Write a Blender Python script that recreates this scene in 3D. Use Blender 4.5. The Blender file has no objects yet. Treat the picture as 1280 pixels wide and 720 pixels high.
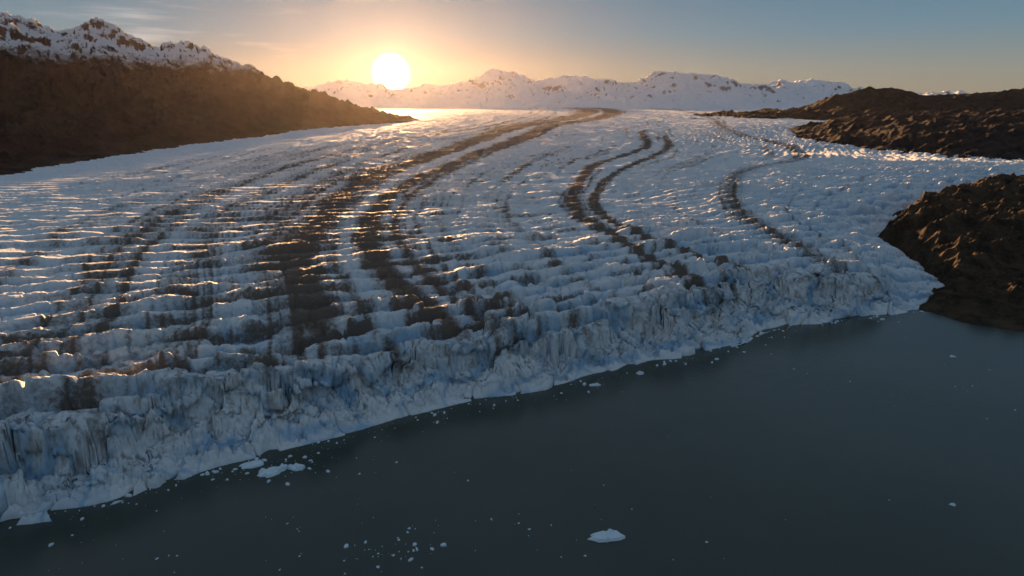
import bpy, math, numpy as np
from mathutils import Vector
f32=np.float32
# ---------------------------------------------------------------- noise
def _h(ix,iy,seed):
    ix=ix.astype(np.int64).astype(np.uint32); iy=iy.astype(np.int64).astype(np.uint32)
    h=ix*np.uint32(374761393)+iy*np.uint32(668265263)+np.uint32((seed*2246822519)&0xffffffff)
    h=(h^(h>>np.uint32(13)))*np.uint32(1274126177)
    h=(h^(h>>np.uint32(16)))*np.uint32(2654435761)
    h=h^(h>>np.uint32(15))
    return (h&np.uint32(0xffffff)).astype(f32)/f32(16777216.0)
def pn(x,y,seed=0):
    x=np.asarray(x,f32); y=np.asarray(y,f32)
    x0=np.floor(x); y0=np.floor(y); fx=x-x0; fy=y-y0
    u=fx*fx*fx*(fx*(fx*6-15)+10); v=fy*fy*fy*(fy*(fy*6-15)+10)
    def g(dx,dy):
        a=_h(x0+dx,y0+dy,seed)*f32(6.2831853)
        return np.cos(a)*(fx-dx)+np.sin(a)*(fy-dy)
    a=g(0,0); b=g(1,0); c=g(0,1); d=g(1,1)
    return ((a+(b-a)*u)*(1-v)+(c+(d-c)*u)*v)*f32(1.5)
def fbm(x,y,o=4,seed=0,gain=.5):
    s=0;a=1.0;t=0
    for i in range(o):
        s=s+a*pn(x*2**i+i*17.3,y*2**i-i*9.1,seed+i*7); t+=a; a*=gain
    return s/t*1.3
def ridged(x,y,o=5,seed=0,gain=.5):
    s=0;a=1.0;t=0
    for i in range(o):
        n=1-np.abs(pn(x*2**i+i*11.3,y*2**i-i*5.1,seed+i*5))*2
        s=s+a*n*np.abs(n); t+=a; a*=gain
    return s/t
def worley(x,y,seed=0):
    x0=np.floor(x); y0=np.floor(y)
    f1=np.full(x.shape,9,f32); f2=f1.copy(); cid=np.zeros(x.shape,f32)
    for dx in(-1,0,1):
        for dy in(-1,0,1):
            cx=x0+dx; cy=y0+dy
            px=cx+_h(cx,cy,seed)*.9+.05-x; py=cy+_h(cx,cy,seed+1)*.9+.05-y
            d=np.sqrt(px*px+py*py); r=_h(cx,cy,seed+2)
            m=d<f1
            f2=np.where(m,f1,np.minimum(f2,d)); cid=np.where(m,r,cid); f1=np.where(m,d,f1)
    return f1,f2,cid
def ss(x,a,b):
    t=np.clip((x-a)/(b-a),0,1); return t*t*(3-2*t)
def polydist(x,y,pts):
    best=np.full(x.shape,1e12,f32); sg=np.zeros(x.shape,f32); par=np.zeros(x.shape,f32)
    for i in range(len(pts)-1):
        ax,ay=pts[i][:2]; bx,by=pts[i+1][:2]; dx=bx-ax; dy=by-ay; L=dx*dx+dy*dy
        t=np.clip(((x-ax)*dx+(y-ay)*dy)/L,0,1)
        qx=x-(ax+t*dx); qy=y-(ay+t*dy); d=qx*qx+qy*qy
        m=d<best*0.99999
        best=np.where(m,d,best); sg=np.where(m,np.sign(dx*(y-ay)-dy*(x-ax)),sg); par=np.where(m,i+t,par)
    d=np.sqrt(best); return d,d*sg,par
def smooth_height(x,y,crest):
    """distance-weighted crest height (no jumps where the nearest crest point changes)"""
    num=0;den=0
    for i in range(len(crest)-1):
        for u in (0,.25,.5,.75):
            px,py,pz=[crest[i][j]*(1-u)+crest[i+1][j]*u for j in range(3)]
            w=1/((x-px)**2+(y-py)**2+900.)**1.7
            num=num+w*pz; den=den+w
    return num/den
# ---------------------------------------------------------------- mesh helper
def grid_mesh(name,X,Y,Z,mask=None,attr=None,mat=None):
    nr,nc=X.shape
    co=np.empty((nr*nc,3),f32); co[:,0]=X.ravel(); co[:,1]=Y.ravel(); co[:,2]=Z.ravel()
    idx=np.arange(nr*nc,dtype=np.int32).reshape(nr,nc)
    q=np.stack([idx[:-1,:-1],idx[:-1,1:],idx[1:,1:],idx[1:,:-1]],-1).reshape(-1,4)
    a=co[q[0,1]]-co[q[0,0]]; b=co[q[0,3]]-co[q[0,0]]
    if a[0]*b[1]-a[1]*b[0]<0: q=q[:,::-1]
    if mask is not None:
        mk=mask.ravel()[q].any(1); q=q[mk]
        used=np.zeros(nr*nc,bool); used[q.ravel()]=True
        rem=np.cumsum(used)-1; q=rem[q].astype(np.int32); co=co[used]
        if attr is not None: attr=attr.reshape(-1,4)[used]
    me=bpy.data.meshes.new(name)
    me.vertices.add(len(co)); me.vertices.foreach_set('co',co.ravel())
    me.loops.add(q.size); me.loops.foreach_set('vertex_index',np.ascontiguousarray(q).ravel())
    me.polygons.add(len(q)); me.polygons.foreach_set('loop_start',np.arange(0,q.size,4,dtype=np.int32))
    me.polygons.foreach_set('use_smooth',np.ones(len(q),bool))
    if attr is not None:
        ca=me.color_attributes.new('surface_data','FLOAT_COLOR','POINT')
        ca.data.foreach_set('color',np.ascontiguousarray(attr,dtype=f32).reshape(-1))
    me.update(); 
    ob=bpy.data.objects.new(name,me); bpy.context.collection.objects.link(ob)
    if mat: me.materials.append(mat)
    return ob
# ---------------------------------------------------------------- material helper
class NT:
    def __init__(s,name):
        s.m=bpy.data.materials.new(name); s.m.use_nodes=True; s.n=s.m.node_tree.nodes; s.l=s.m.node_tree.links
        s.n.clear(); s.out=s.n.new('ShaderNodeOutputMaterial')
    def node(s,t,**k):
        n=s.n.new(t)
        for a,b in k.items(): setattr(n,a,b)
        return n
    def inp(s,n,key,v):
        if isinstance(v,bpy.types.NodeSocket): s.l.new(v,n.inputs[key])
        else: n.inputs[key].default_value=v
    def math(s,op,a,b=0.0,clamp=False):
        n=s.node('ShaderNodeMath',operation=op,use_clamp=clamp); s.inp(n,0,a); s.inp(n,1,b); return n.outputs[0]
    def mix(s,f,a,b):
        n=s.node('ShaderNodeMix',data_type='RGBA'); s.inp(n,0,f); s.inp(n,6,a); s.inp(n,7,b); return n.outputs[2]
    def ramp(s,v,lo,hi):
        n=s.node('ShaderNodeMapRange',interpolation_type='SMOOTHSTEP'); s.inp(n,0,v); s.inp(n,1,lo); s.inp(n,2,hi); return n.outputs[0]
    def noise(s,scale,detail=6,rough=.6,vec=None,stretch=None):
        if vec is None:
            vec=s.node('ShaderNodeNewGeometry').outputs['Position']
        if stretch:
            m=s.node('ShaderNodeMapping'); s.l.new(vec,m.inputs[0]); m.inputs['Scale'].default_value=stretch; vec=m.outputs[0]
        n=s.node('ShaderNodeTexNoise'); s.l.new(vec,n.inputs['Vector'])
        n.inputs['Scale'].default_value=scale; n.inputs['Detail'].default_value=detail; n.inputs['Roughness'].default_value=rough
        return n.outputs[0]
    def bump(s,h,strength,dist,normal=None):
        b=s.node('ShaderNodeBump'); s.l.new(h,b.inputs['Height']); b.inputs['Strength'].default_value=strength; b.inputs['Distance'].default_value=dist
        if normal: s.l.new(normal,b.inputs['Normal'])
        return b.outputs[0]
    def bsdf(s,col,rough=.7,normal=None,spec=.3):
        p=s.node('ShaderNodeBsdfPrincipled'); s.inp(p,'Base Color',col); s.inp(p,'Roughness',rough); s.inp(p,'Specular IOR Level',spec)
        if normal: s.l.new(normal,p.inputs['Normal'])
        s.l.new(p.outputs[0],s.out.inputs[0]); return p
C=lambda r,g,b:(r,g,b,1)
# ice
k=NT('glacier_ice')
at=k.node('ShaderNodeAttribute',attribute_name='surface_data'); sp=k.node('ShaderNodeSeparateColor'); k.l.new(at.outputs['Color'],sp.inputs[0])
deb,dep,cliff=sp.outputs[0],sp.outputs[1],sp.outputs[2]
n1=k.noise(.35,6,.65); n2=k.noise(.045,4,.6); n3=k.noise(1.6,4,.7)
streak=k.noise(.35,4,.55,stretch=(1,1,.2))
snow=k.mix(n2,C(.66,.69,.71),C(.85,.86,.86))
c=k.mix(k.math('MULTIPLY',k.ramp(n1,.5,.68),.3),snow,C(.46,.47,.48))
c=k.mix(dep,c,C(.20,.42,.62))
c=k.mix(k.math('MULTIPLY',k.math('MULTIPLY',k.ramp(streak,.50,.64),cliff),.5),c,C(.27,.19,.125))
dm=k.math('ADD',deb,k.math('MULTIPLY',k.math('SUBTRACT',n1,.5),k.math('ADD',k.math('MULTIPLY',deb,1.0),.5)))
c=k.mix(k.math('MULTIPLY',k.ramp(dm,.12,.8),.93),c,k.mix(n3,C(.072,.048,.032),C(.17,.118,.078)))
h=k.math('ADD',k.math('MULTIPLY',n1,1.0),k.math('MULTIPLY',n3,.35))
k.bsdf(c,.75,k.bump(h,.65,1.5),.16); M_ICE=k.m
# rock
def rockmat(name,c1,c2,snow_lo=None,snow_hi=None,sc=.02,bd=12,bias=0.0,soff=60,nb=.5):
    k=NT(name)
    n1=k.noise(sc,9,.65); n2=k.noise(sc*6,6,.7)
    c=k.mix(k.ramp(n1,.35,.65),C(*c1),C(*c2)); c=k.mix(k.math('MULTIPLY',k.ramp(n2,.5,.7),.5),c,C(c2[0]*1.5,c2[1]*1.45,c2[2]*1.4))
    if snow_lo is not None:
        g=k.node('ShaderNodeNewGeometry'); s1=k.node('ShaderNodeSeparateXYZ'); k.l.new(g.outputs['Position'],s1.inputs[0])
        s2=k.node('ShaderNodeSeparateXYZ'); k.l.new(g.outputs['Normal'],s2.inputs[0])
        a=k.math('ADD',s1.outputs[2],k.math('MULTIPLY',k.math('SUBTRACT',n1,.5),soff*4))
        a=k.ramp(a,snow_lo,snow_hi)
        b=k.math('ADD',s2.outputs[2],k.math('MULTIPLY',k.math('SUBTRACT',n2,.5),nb))
        b=k.ramp(b,.62-bias,.78-bias)
        c=k.mix(k.math('MULTIPLY',a,b),c,C(.80,.82,.85))
    k.bsdf(c,.95,k.bump(k.math('ADD',n1,k.math('MULTIPLY',n2,.3)),.9,bd),.05); return k.m
M_MTN=rockmat('mountain_rock',(.018,.017,.018),(.052,.044,.040),370,490,.012,30,-.02,60)
M_RANGE=rockmat('snow_range',(.14,.145,.16),(.24,.25,.27),40,110,.0025,50,.05,20,.14)
M_HILL=rockmat('hill_rock',(.020,.018,.018),(.048,.040,.036),330,420,.02,12,.0,20)
M_OUT=rockmat('outcrop_rock',(.028,.022,.018),(.090,.062,.040),None,None,.045,8)
# water
k=NT('lake_silt_water')
w1=k.noise(.12,4,.6,stretch=(1,1.6,1)); w2=k.noise(.9,3,.5,stretch=(1,1.4,1)); w3=k.noise(.006,4,.55)
k.bsdf(k.mix(k.ramp(w3,.3,.7),C(.038,.051,.041),C(.055,.069,.055)),.2,k.bump(k.math('ADD',w1,k.math('MULTIPLY',w2,.25)),.3,.3),.32); M_WAT=k.m
k=NT('floe_ice'); n1=k.noise(.8,6,.6)
k.bsdf(k.mix(n1,C(.50,.66,.76),C(.82,.88,.9)),.5,k.bump(n1,.6,.3),.3); M_FLOE=k.m
k=NT('ground_soil'); n1=k.noise(.001,8,.6); k.bsdf(k.mix(n1,C(.05,.045,.04),C(.12,.11,.1)),.9); M_GND=k.m
# ---------------------------------------------------------------- GLACIER
front=[(-1400,-420),(-1000,-150),(-600,100),(-420,202),(-252,293),(-206,317),(-157,353),(-100,390),(0,452),(73,482),(145,528),(233,589),(323,625),(407,651),
       (490,705),(515,800),(550,960),(766,1191),(981,1336),(1500,1480),(2300,1560),(1500,1790),(1250,1870),(1150,2080),(1130,2640),(1420,3480),(2050,4200),(2300,6000),(6000,12000)]
f0=np.array(front[:14])
sA=[];sR=[]
for i in range(3,13):
    for t in np.linspace(0,1,20,endpoint=False):
        p=f0[i]*(1-t)+f0[i+1]*t; sA.append(math.degrees(math.atan2(p[0],p[1]))); sR.append(math.hypot(*p))
sA+= [32.1,36,42,52]; sR+=[768,800,1050,1400]
na,nr1,nr2=1450,205,1020
th=np.linspace(-58,49,na)
rf=np.interp(th,sA,sR)
g=np.linspace(-18,95,nr1,endpoint=False)
R=np.empty((nr1+nr2,na))
R[:nr1]=rf[None]+g[:,None]
kk=np.linspace(0,1,nr2)[:,None]
r0=rf+95
R[nr1:]=r0[None]*(14000/r0[None])**kk
T=np.radians(th)[None]
X=(R*np.sin(T)).astype(f32); Y=(R*np.cos(T)).astype(f32); del R
_,t,par=polydist(X,Y,front)
al=X*.879+Y*.477; nn=-X*.477+Y*.879
def line(pts):
    p=sorted([(b,a) for a,b in pts]); ys=[q[0] for q in p]; xs=[q[1] for q in p]
    ys=np.array(ys,float); xs=np.array(xs,float)
    m=np.gradient(xs,ys)
    yy=np.concatenate([np.linspace(ys[i],ys[i+1],12,endpoint=False) for i in range(len(ys)-1)]+[[ys[-1]]])
    j=np.clip(np.searchsorted(ys,yy,side='right')-1,0,len(ys)-2); h=ys[j+1]-ys[j]; u=(yy-ys[j])/h
    xx=(2*u**3-3*u**2+1)*xs[j]+(u**3-2*u**2+u)*h*m[j]+(-2*u**3+3*u**2)*xs[j+1]+(u**3-u**2)*h*m[j+1]
    return lambda y:np.interp(y,yy,xx).astype(f32)
LF=line([(-309,465),(-372,603),(-442,845),(-497,1375),(-476,1967),(-150,3400),(100,5000),(400,12000)])
LA=line([(-90,380),(-115,440),(-147,525),(-190,633),(-222,791),(-252,1046),(-262,1443),(-181,1967),(-80,2700),(30,3450),(320,4500),(900,8000),(1000,12000)])
LB=line([(-10,440),(-75,525),(-130,633),(-174,791),(-196,1046),(-160,1443),(-49,2122),(70,2800),(190,3600),(521,4585),(1100,8000),(1300,12000)])
LC=line([(215,530),(180,588),(150,667),(110,791),(86,970),(112,1187),(206,1620),(363,1967),(520,2758),(800,4300),(1500,8000),(1700,12000)])
LD=line([(260,600),(185,700),(141,791),(116,935),(143,1140),(226,1443),(431,1967),(600,2758),(900,4300),(1650,8000),(1900,12000)])
LE=line([(330,640),(320,745),(309,901),(360,1140),(486,1443),(716,1719),(850,2100),(900,2758),(1250,4300),(1900,8000),(2300,12000)])
LL=line([(-1000,0),(-1000,2000),(-905,3300),(-800,4500),(-1500,12000)])
LR=line([(420,600),(520,760),(560,960),(981,1336),(1230,1560),(1060,2000),(1065,2655),(1500,3600),(2300,5000),(3500,12000)])
refs=[LL(Y),LF(Y),LA(Y),LB(Y),LC(Y),LD(Y),LE(Y),LR(Y)]
pv=[0,3,5,5.7,8,8.5,10,13]
psi=pv[0]+(X-refs[0])/300
for i in range(7):
    w=np.maximum(refs[i+1]-refs[i],5); q=(X-refs[i])/w
    psi=np.where(X>=refs[i],pv[i]+q*(pv[i+1]-pv[i]),psi)
psi=psi+.06*fbm(X/90,Y/160,3,5)
base=50+np.where(Y<4600,.010*(Y-450),41.5+24*(1-np.exp(-(Y-4600)/2400)))
w=ss(t,80,650)
phi=nn*(1-w)+(.96*Y-.12*X)*w
ph=phi+12*fbm(X/170,Y/120,2,11)+2.8*fbm(X/42,Y/26,3,12)+1.1*fbm(X/9,Y/8,2,13)
lam=26.5
r=ph/lam; row=np.floor(r); f=r-row
along=al/95+_h(row,row*0,31)*9
rh=np.clip(.95+.6*pn(along,row*3.7,33)+.35*pn(along*3.6,row*2.3,34),.2,1.6)
tb_=.60+.25*pn(along*2.3,row*1.9+7,35)
saw=np.where(f<.11,np.clip(f/.11,0,1),np.where(f<tb_,1-.32*(f-.11)/(tb_-.11),.68*(1-np.clip((f-tb_)/(1-tb_),0,1)**1.3)))
r2=(ph+.2*al+5*fbm(X/30,Y/30,2,44))/8.5; row2=np.floor(r2); ff=r2-row2
saw2=np.where(ff<.2,ff/.2,1-ss(ff,.45,1)*.8-.2*(ff-.2))*np.clip(.4+1.1*pn(al/22,row2*2.1,37),0,1.5)
F1,F2,cid=worley(r*1.0,al/36+.5*fbm(X/24,Y/24,2,21),50)
F1e,F2e,ce=worley(X/11+.5*fbm(X/15,Y/15,2,23),Y/9,54)
center=np.exp(-((psi-6.2)/3.6)**2)
near=1-ss(t,80,480)
crack=np.exp(-((F2-F1)/(.045+.04*near))**2)
dist=np.hypot(X,Y)
A=(6.4+3.4*center+3.8*near)*(1-.35*ss(dist,1900,3800))
marg=ss(psi,.2,2.5)*.45+.55
A=A*marg
mod=np.clip(.9+.6*fbm(X/180,Y/140,3,61),.4,1.5)
relief=A*mod*rh*(saw-.3) + A*.14*saw2 + (cid-.5)*(.6+2.4*near)*marg - crack*(.6+2.8*near)*marg + (ce-.5)*(.35+1.2*near)*marg
relief+=3.0*fbm(X/170,Y/170,3,71)+(.28+.65*near)*(ridged(X/14,Y/9,4,73,.6)-.2)*1.8
relief+=ss(dist,1500,2800)*6*ridged(X/150,Y/60,4,77)*marg
top=base+relief-2
F1b,F2b,cb=worley(nn/20+.6*fbm(X/30,Y/30,2,81),al/32+.5*fbm(X/24,Y/24,2,82),90)
ser=near*(1-ss(t,75,185))
top+=ser*((cb-.5)*9-5.5*np.exp(-((F2b-F1b)/.07)**2))
# snout profile
hf=np.interp(par,[0,4,7,8.5,10,11,12,13,14,15,16,20,30],[38,38,34,30,33,38,36,24,20,22,30,40,40]).astype(f32)
F1f,F2f,cf=worley(al/36+.5*fbm(X/20,Y/20,2,83),nn/24,84)
tb=t+13*fbm(al/95,nn/200,2,91)+(cf-.5)*15*(1-ss(t,45,75))-5*np.exp(-((F2f-F1f)/.05)**2)*(1-ss(t,45,75))+.5*fbm(X/6,Y/6,3,93)-2
side=ss(par,12.4,13.6)
tb=tb*(1-side)+t*side+side*5*fbm(X/50,Y/50,3,94)
far_side=ss(par,16,17.5)
wd=48*(1-side)+(95-45*far_side)*side
q=np.clip(tb/wd,-.3,1)
apr=np.clip(.39+.24*fbm(al/50,al*0,2,95),.2,.62)
prof=np.where(q<.45,apr*np.sign(q)*np.abs(q/.45)**.8,apr+(1-apr)*(.82*ss(q,.45,.61)+.18*ss(q,.61,1)))
prof=prof*(1-side)+side*np.where(q>0,1-(1-q)**1.8,q*2)
off=(hf-50)*(1-ss(t,0,260))
zf=prof*(top+off)
F1c,F2c,cc=worley(X/5+.5*fbm(X/7,Y/7,2,97),Y/5,98)
F1d,F2d,cd=worley(X/11+.4*fbm(X/12,Y/12,2,87),Y/11,88)
rub=(1-ss(q,.42,.7))*ss(q,0,.12)
zf+=rub*((cc-.5)*3.2+(cd-.5)*5.0-1.3*np.exp(-((F2c-F1c)/.15)**2)+1.0*fbm(X/2.2,Y/2.2,3,99))*(1-.6*side)
Z=np.where(q<0,-6*np.clip(-q/.1,0,1)-1,zf).astype(f32)
cliff=ss(q,.2,.5)*(1-ss(tb,36,52))*(1-side)
_,_,c3=worley(al/9+.3*fbm(X/8,Z/8,2,701),Z/6+.3*fbm(al/9,Z/9,2,702),703)
G1,G2,c4=worley(al/22,Z/13+.3*fbm(al/20,Z/20,2,704),705)
zon=ss(q,.05,.3)*(1-ss(tb,34,46))*(1-side)
dsp=zon*((c3-.5)*3.6+(c4-.5)*8-1.5*np.exp(-((G2-G1)/.06)**2)+1.4*fbm(al/5,Z/4,3,706))
X=X+(.477*dsp).astype(f32); Y=Y-(.879*dsp).astype(f32)
# debris
def band(L,wd,s,seed=0):
    j=wd*.5*fbm(X/70,Y/130,3,200+seed)
    d=(X+j-L)/(wd*(1+.3*fbm(X/90,Y/160,2,230+seed)))
    return s*np.exp(-d*d)
ydim=ss(Y,400,520)
fw=1+.8*ss(Y,1500,4000)
deb=band(refs[2]-12,(9+.010*Y)*fw,.92,seed=1)*ydim+band(refs[2]+24,7+.002*Y,.45,seed=9)*ydim+band(refs[3]+4,(8+.0075*Y)*fw,1.0,seed=2)*ydim+band(refs[3]+38,6+.002*Y,.5,seed=12)*ydim
deb+=band(refs[4],6+.004*Y,1.0,seed=3)*(1-ss(Y,2400,3600))+band(refs[5],5+.0035*Y,.9,seed=4)*(1-ss(Y,2200,3200))+band(refs[6],14+.005*Y,.5,seed=5)
deb+=band(refs[1],30,.42,seed=6)+band(refs[1]+75,18,.34,seed=7)+band(refs[1]-90,22,.3,seed=8)+band(refs[1]+150,22,.36,seed=15)
st=fbm(psi*7,Y/1100+3,3,120)
deb+=np.clip(st-.10,0,1)*.8*ss(psi,.3,1.5)*(1-ss(psi,11,12.5))
st2=fbm(psi*19,Y/1500+3,2,125)
deb+=np.clip(st2-.15,0,1)*.45*ss(psi,.3,1.5)*(1-ss(psi,11,12.5))
deb+=.13*np.exp(-((psi-5.2)/1.3)**2)*ss(Y,400,520)*(1-ss(Y,1100,1800))
trough=np.clip(1-ss(f,0,.14)+ss(f,.85,1),0,1)
dirtzone=np.exp(-((psi-6.0)/3.8)**2)*(1-ss(t,900,2400))*ss(t,15,60)
deb+=dirtzone*(.6*np.exp(-((f-.06)/.07)**2)*np.clip(.3+pn(X/34,Y/34,130)*1.6,0,1)+.22*trough)
deb*=(1-.35*cliff)*ss(q,.3,.9)
deb+=cliff*ss(q,.40,.55)*np.clip(pn(al/15,al*0+3,160)*2.0-.2,0,1)*(.3+.5*center)
deb+=side*.3*(1-ss(t,0,45))*(1-far_side)
deb*=1-.65*np.exp(-((X-(refs[2]+refs[3])/2-4)/(8+.004*Y))**2)
deb=np.clip(deb,0,1.1)
depth=np.clip(.8*trough*(.2+near)*np.clip(.5+pn(X/45,Y/45,151),0,1.2)+.4*crack*(.25+near)+.5*ser*np.clip(.5-cb,0,1),0,.8)
depth=np.clip(depth+.15*(1-ss(t,0,900))*np.clip(fbm(X/120,Y/90,2,140)+.1,0,1)+zon*(.7*np.clip(c4-.66,0,1)+.3*np.clip(c3-.66,0,1)),0,.8)
attr=np.stack([deb,depth,cliff,np.ones_like(deb)],-1)
grid_mesh('glacier',X,Y,Z,(t>-26),attr,M_ICE)
del X,Y,Z,attr,psi,refs,deb,depth
def polar(a0,a1,na,r0,r1,nr):
    T=np.radians(np.linspace(a0,a1,na))[None]; R=(r0*(r1/r0)**np.linspace(0,1,nr))[:,None]
    return (R*np.sin(T)).astype(f32),(R*np.cos(T)).astype(f32)
# snowy mountain on the valley side
X,Y=polar(-75,-5,1000,700,8500,620)
edge=[(-1050,-600),(-1020,900),(-992,1332),(-993,1961),(-905,3306),(-700,4000),(-560,4450),(-900,4900),(-1700,5600),(-2600,8000),(-3000,9500)]
crest=[(-4200,1200,560),(-3500,2600,640),(-2900,3800,674),(-2803,4000,662),(-2700,4100,630),(-2618,4200,555),(-2466,4300,660),(-2334,4400,560),(-2198,4500,495),(-2107,4700,585),(-1858,4900,445),(-1653,5000,360),(-1326,4900,250),(-1021,4750,182),(-650,4470,90)]
wx=60*fbm(X/500,Y/500,3,301); wy=60*fbm(X/500,Y/500,3,302)
_,de,_=polydist(X+wx*.5,Y+wy*.5,edge)
dc,_,pc=polydist(X+wx*.5,Y+wy*.5,crest)
hc=smooth_height(X+wx*.5,Y+wy*.5,crest)
inside=np.maximum(de,0)
s=inside/(inside+dc+1e-3)
zb=50+.010*(np.clip(Y,450,4600)-450)
prof=.30*ss(s,0,.28)+.70*s**1.9
z=zb+(hc-zb)*prof-9*(1-ss(inside,0,80))
rg=ridged(X/620,Y/620,6,310,.55); rs=ridged(X/180,Y/180,5,320,.6)
z+=ss(inside,0,700)*(rg-.25)*120*(1-.5*ss(s,.9,1))
z+=ss(inside,0,200)*((rs-.2)*50+10*fbm(X/45,Y/45,4,330))
z+=ss(s,.8,.97)*(ridged(X/110,Y/110,4,340,.6)-.2)*22*ss(hc,200,450)
z=np.where(de<0,zb-9+de*.8,z)
grid_mesh('snowy_mountain',X,Y,z,de>-60,None,M_MTN)
# distant range
xs=np.linspace(-9500,14500,1400); ysr=np.linspace(10800,16500,300)
X,Y=np.meshgrid(xs,ysr); X=X.astype(f32);Y=Y.astype(f32)
sk=[(-9500,500),(-7000,560),(-5050,470),(-4380,465),(-4040,380),(-3530,610),(-3030,570),(-2530,495),(-2020,490),(-1350,500),(-840,630),(-250,820),(85,740),(470,570),(1010,740),(1510,730),(2020,620),(2520,610),(2950,780),(3530,830),(4040,730),(4540,600),(5220,550),(5890,615),(6730,505),(7070,380),(7740,250),(8580,315),(9090,365),(9590,280),(10770,240),(14500,300)]
hc=np.interp(X,[a for a,b in sk],[b for a,b in sk])
yc=14600+500*fbm(X/2500,X*0,2,400)
dd=(Y-yc)/3300
fall=np.clip(1-np.abs(dd),0,1)**1.25
z=105+(hc-105)*fall
r1=ridged(X/1000+.3*fbm(X/900,Y/900,2,401),Y/1700,6,402,.5)
z+=(r1-.3)*320*fall**.5*(1-.5*fall**6)+ss(fall,0,.2)*(ridged(X/380,Y/500,4,405,.5)-.3)*55
z=np.where(fall<=0,90,z)
fr=np.clip(1-np.abs((Y-12300-300*fbm(X/1500,X*0,2,411))/900),0,1)
z+=fr*np.clip(fbm(X/900,Y/900,4,412)+.05,0,1)*200
grid_mesh('snowy_mountain_range',X,Y,z,None,None,M_RANGE)
# rocky hills on the other side
X,Y=polar(10,75,900,1300,9000,560)
e1=[(2500,1600),(1900,1700),(1400,1690),(1180,1790),(1075,2000),(1050,2300),(1065,2655),(1388,3525),(1850,4080),(2600,4300),(3600,4500)]
_,d1,_=polydist(X+40*fbm(X/150,Y/150,3,501),Y+40*fbm(X/150,Y/150,3,502),e1)
d1=-d1
zb=50+.010*(np.clip(Y,450,4600)-450)
h1=zb-6+np.where(d1>0,64*ss(d1,0,380)+.06*np.clip(d1-300,0,3000)*ss(X/Y,.6,.9),d1*.9)
h1+=ss(d1,-20,120)*((ridged(X/260,Y/260,5,510,.6)-.25)*42+7*fbm(X/40,Y/40,4,511))
crest2=[(2250,5350,90),(2400,5450,185),(2530,5500,260),(2775,5500,305),(3020,5500,295),(3210,5450,240),(3455,5400,270),(3700,5300,295),(3950,5200,340),(4320,5000,380),(6000,4300,440)]
dc,_,pc=polydist(X,Y,crest2); hc=smooth_height(X,Y,crest2)
fl=np.clip(1-dc/1100,0,1)
h2=50+(hc-50)*fl**1.15+ss(fl,0,.3)*((ridged(X/420,Y/420,6,520,.6)-.3)*75*(1-.5*fl**4)+8*fbm(X/70,Y/70,4,521))
h2=np.where(fl>0.001,h2,-200)
z=np.maximum(h1,h2)
grid_mesh('rocky_hill',X,Y,np.maximum(z,-11),z>zb-60,None,M_HILL)
# outcrop beside the snout
X,Y=polar(25,75,900,480,2100,620)
shore=[(395,690),(410,650),(423,613),(463,585),(560,545),(700,500),(900,430),(1500,250),(2200,0)]
_,dw,_=polydist(X+9*fbm(X/40,Y/40,3,601),Y+9*fbm(X/40,Y/40,3,602),shore)
ge=[(330,560),(400,640),(470,700),(515,800),(550,960),(766,1191),(981,1336),(1500,1480),(1950,1560),(2600,1500)]
_,dg,_=polydist(X+14*fbm(X/70,Y/70,3,603),Y+14*fbm(X/70,Y/70,3,604),ge)
dg=-dg
z=46*(1-np.exp(-np.clip(dw,0,9e9)/170))+np.where(dw<0,dw*.25,0)
land=ss(dw,0,70)
z+=land*((ridged(X/150,Y/110,5,610,.55)-.3)*30+8*fbm(X/200,Y/200,2,611)+2.5*fbm(X/18,Y/18,4,612)+ (ridged(X/40,Y/28,4,613,.55)-.3)*7)
z+=24*np.exp(-(((X-980)/190)**2+((Y-1200)/90)**2))+12*np.exp(-(((X-640)/90)**2+((Y-930)/90)**2))+10*np.exp(-(((X-780)/100)**2+((Y-1090)/60)**2))
z=z+np.where(dg<0,np.maximum(dg*1.0,-60),0)
grid_mesh('rocky_outcrop',X,Y,z,(z>-8)&(dg>-110),None,M_OUT)
# ---------------------------------------------------------------- water & ground sheets
def sheet(name,x0,x1,y0,y1,z,mat):
    me=bpy.data.meshes.new(name); me.from_pydata([(x0,y0,z),(x1,y0,z),(x1,y1,z),(x0,y1,z)],[],[(0,1,2,3)]); me.materials.append(mat)
    o=bpy.data.objects.new(name,me); bpy.context.collection.objects.link(o)
sheet('lake_water',-3000,4000,-4000,2600,0,M_WAT)
sheet('ground',-60000,60000,-30000,90000,-12,M_GND)
# ---------------------------------------------------------------- floes
rng=np.random.default_rng(4)
def chunk(V,Fc,cx,cy,w,d,h,rot,n=11):
    b=len(V); rs=.72+.4*rng.random(n); c,s=math.cos(rot),math.sin(rot)
    rings=[(1.05,-.35*h),(1.0,.15*h),(.86,.75*h),(.45,h)]
    for sc,zz in rings:
        for i in range(n):
            a=2*math.pi*i/n; x=math.cos(a)*w/2*rs[i]*sc*(.93+.14*rng.random()); y=math.sin(a)*d/2*rs[i]*sc*(.93+.14*rng.random())
            V.append((cx+x*c-y*s,cy+x*s+y*c,zz*(.8+.5*rng.random()) if zz>0 else zz))
    V.append((cx,cy,h*(.7+.5*rng.random())))
    for k_ in range(3):
        for i in range(n):
            j=(i+1)%n; Fc.append((b+k_*n+i,b+k_*n+j,b+(k_+1)*n+j,b+(k_+1)*n+i))
    for i in range(n): Fc.append((b+3*n+i,b+3*n+(i+1)%n,b+4*n))
def mk(name,V,Fc):
    me=bpy.data.meshes.new(name); me.from_pydata(V,[],Fc); me.materials.append(M_FLOE)
    o=bpy.data.objects.new(name,me); bpy.context.collection.objects.link(o)
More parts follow.
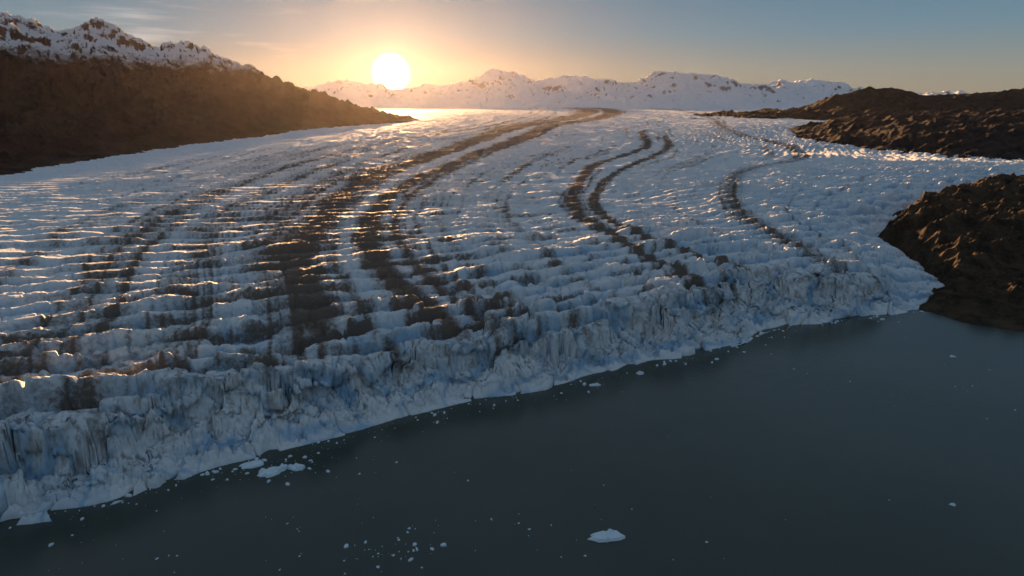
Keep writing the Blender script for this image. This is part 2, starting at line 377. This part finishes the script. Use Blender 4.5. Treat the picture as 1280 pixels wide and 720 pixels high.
for (x,y,w_,d_,h_,ro) in [(45,283,17,8,1.6,.1),(-134,342,15,9,2.0,.6),(-148,350,14,7,1.5,.3),(-122,347,9,7,1.5,-.2),(61,464,9,4,1.2,.1),(98,486,7,4,1.5,.3),(227,310,3.5,2.5,.6,0),(359,522,5,3,.8,0)]:
    V=[];Fc=[]; chunk(V,Fc,x,y,w_,d_,h_,ro,15)
    for q_ in range(3): chunk(V,Fc,x+rng.normal()*w_*.22,y+rng.normal()*d_*.2,w_*.35,d_*.4,h_*1.3,rng.random()*3,9)
    mk('ice_floe',V,Fc)
V=[];Fc=[]
def scat(n,cx,cy,sx,sy,s0,s1):
    for _ in range(n):
        w_=s0+(s1-s0)*rng.random()**3; chunk(V,Fc,cx+rng.normal()*sx,cy+rng.normal()*sy,w_,w_*(.4+.5*rng.random()),.15+.2*w_,rng.random()*3,7)
scat(40,-52,272,13,7,.4,3.4); scat(14,20,290,30,14,.4,2.0); scat(90,-138,348,24,8,.3,3.6); scat(30,-90,285,45,20,.4,1.8); scat(16,-170,262,25,12,.4,2.4)
scat(16,70,310,80,40,.4,2.0); scat(12,250,470,80,50,.5,2.2); scat(10,370,480,30,40,.5,2.4)
for i in range(3,13):
    p=np.array(front[i]);q_=np.array(front[i+1]); L=np.hypot(*(q_-p)); nrm=np.array([(q_-p)[1],-(q_-p)[0]])/L
    for _ in range(int(L*.5)):
        tt=rng.random(); o_=rng.exponential(8)+1; pp=p+(q_-p)*tt+nrm*o_; w_=.3+3.8*rng.random()**5
        chunk(V,Fc,pp[0],pp[1],w_,w_*.6,.2+.25*w_,rng.random()*3,7)
mk('brash_ice',V,Fc)
# ---------------------------------------------------------------- light, sky
AZ=-9.6; EL=5.0
sun=bpy.data.lights.new('sun','SUN'); sun.energy=21.0; sun.angle=math.radians(.6); sun.color=(1,.54,.23)
so=bpy.data.objects.new('sun',sun); bpy.context.collection.objects.link(so)
d=Vector((math.sin(math.radians(AZ))*math.cos(math.radians(EL)),math.cos(math.radians(AZ))*math.cos(math.radians(EL)),math.sin(math.radians(EL))))
so.rotation_euler=(-d).to_track_quat('-Z','Y').to_euler()
W=bpy.data.worlds.new('World'); bpy.context.scene.world=W; W.use_nodes=True; nt=W.node_tree; N=nt.nodes; Lk=nt.links
N.clear(); out=N.new('ShaderNodeOutputWorld'); bg=N.new('ShaderNodeBackground'); Lk.new(bg.outputs[0],out.inputs[0])
sky=N.new('ShaderNodeTexSky'); sky.sky_type='NISHITA'; sky.sun_disc=False; sky.sun_elevation=math.radians(EL); sky.sun_rotation=math.radians(AZ); sky.altitude=300; sky.air_density=1.0; sky.dust_density=.1; sky.ozone_density=3.0
tc=N.new('ShaderNodeTexCoord'); nrm=N.new('ShaderNodeVectorMath'); nrm.operation='NORMALIZE'; Lk.new(tc.outputs['Generated'],nrm.inputs[0])
def wm(op,a,b=0.0,clamp=False):
    n=N.new('ShaderNodeMath'); n.operation=op; n.use_clamp=clamp
    for i,v in enumerate((a,b)):
        if isinstance(v,bpy.types.NodeSocket): Lk.new(v,n.inputs[i])
        else: n.inputs[i].default_value=v
    return n.outputs[0]
ES=2.25
ds=(math.sin(math.radians(AZ))*math.cos(math.radians(ES)),math.cos(math.radians(AZ))*math.cos(math.radians(ES)),math.sin(math.radians(ES)))
dot=N.new('ShaderNodeVectorMath'); dot.operation='DOT_PRODUCT'; Lk.new(nrm.outputs[0],dot.inputs[0]); dot.inputs[1].default_value=ds
angd=wm('MULTIPLY',wm('ARCCOSINE',wm('MINIMUM',dot.outputs['Value'],1.0)),57.2958)
disc=N.new('ShaderNodeMapRange'); disc.interpolation_type='SMOOTHSTEP'; Lk.new(angd,disc.inputs[0]); disc.inputs[1].default_value=1.6; disc.inputs[2].default_value=1.1
def halo(width,amp): return wm('MULTIPLY',wm('EXPONENT',wm('MULTIPLY',angd,-1.0/width)),amp)
def vadd(a,b):
    n=N.new('ShaderNodeVectorMath'); n.operation='ADD'; Lk.new(a,n.inputs[0]); Lk.new(b,n.inputs[1]); return n.outputs[0]
def vsc(col,f):
    n=N.new('ShaderNodeVectorMath'); n.operation='SCALE'; 
    if isinstance(col,bpy.types.NodeSocket): Lk.new(col,n.inputs[0])
    else: n.inputs[0].default_value=col
    if isinstance(f,bpy.types.NodeSocket): Lk.new(f,n.inputs['Scale'])
    else: n.inputs['Scale'].default_value=f
    return n.outputs[0]
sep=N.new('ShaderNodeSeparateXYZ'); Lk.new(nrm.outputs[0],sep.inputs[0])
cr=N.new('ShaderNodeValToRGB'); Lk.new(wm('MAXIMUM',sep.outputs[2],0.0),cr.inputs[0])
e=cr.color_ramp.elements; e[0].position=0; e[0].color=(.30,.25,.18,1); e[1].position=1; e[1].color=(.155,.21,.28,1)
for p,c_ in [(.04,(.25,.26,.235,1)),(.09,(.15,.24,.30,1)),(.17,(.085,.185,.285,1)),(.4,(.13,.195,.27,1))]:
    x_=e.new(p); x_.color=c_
tot=vsc(sky.outputs[0],.004)
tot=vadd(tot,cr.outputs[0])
tot=vadd(tot,vsc((1,.85,.6),wm('MULTIPLY',disc.outputs[0],5.0)))
tot=vadd(tot,vsc((1,.60,.25),halo(1.4,1.2)))
tot=vadd(tot,vsc((1,.66,.36),halo(4.5,.16)))
# thin cirrus
cn=N.new('ShaderNodeTexNoise'); mp=N.new('ShaderNodeMapping'); Lk.new(nrm.outputs[0],mp.inputs[0]); mp.inputs['Scale'].default_value=(5,5,60); mp.inputs['Rotation'].default_value=(0,.09,0)
Lk.new(mp.outputs[0],cn.inputs[0]); cn.inputs['Scale'].default_value=1.0; cn.inputs['Detail'].default_value=6
cm=N.new('ShaderNodeMapRange'); cm.interpolation_type='SMOOTHSTEP'; Lk.new(cn.outputs[0],cm.inputs[0]); cm.inputs[1].default_value=.52; cm.inputs[2].default_value=.78
cx=N.new('ShaderNodeMapRange'); cx.interpolation_type='SMOOTHSTEP'; Lk.new(sep.outputs[0],cx.inputs[0]); cx.inputs[1].default_value=-.2; cx.inputs[2].default_value=-.38
tot=vadd(tot,vsc((.32,.26,.22),wm('MULTIPLY',cm.outputs[0],cx.outputs[0])))
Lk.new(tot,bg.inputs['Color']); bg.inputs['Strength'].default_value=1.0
# haze
me=bpy.data.meshes.new('haze_air'); x0,x1,y0,y1,z0,z1=-13000,17000,-2000,17000,-11,1000
v=[(x,y,z) for z in(z0,z1) for y in(y0,y1) for x in(x0,x1)]
me.from_pydata(v,[],[(0,2,3,1),(4,5,7,6),(0,1,5,4),(2,6,7,3),(0,4,6,2),(1,3,7,5)])
o=bpy.data.objects.new('haze_air',me); bpy.context.collection.objects.link(o)
m=bpy.data.materials.new('haze'); m.use_nodes=True; m.node_tree.nodes.clear()
oo=m.node_tree.nodes.new('ShaderNodeOutputMaterial'); vs=m.node_tree.nodes.new('ShaderNodeVolumeScatter')
vs.inputs['Density'].default_value=.12e-5; vs.inputs['Anisotropy'].default_value=.8; vs.inputs['Color'].default_value=(1,.9,.8,1)
m.node_tree.links.new(vs.outputs[0],oo.inputs['Volume']); me.materials.append(m)
# ---------------------------------------------------------------- camera
cam=bpy.data.cameras.new('camera'); cam.lens=24; cam.sensor_width=36; cam.clip_start=1; cam.clip_end=120000
co=bpy.data.objects.new('camera',cam); bpy.context.collection.objects.link(co); co.location=(0,0,200); co.rotation_euler=(math.radians(90-15.2),0,0)
bpy.context.scene.camera=co
sc=bpy.context.scene; sc.view_settings.view_transform='Standard'; sc.view_settings.look='None'; sc.view_settings.exposure=0
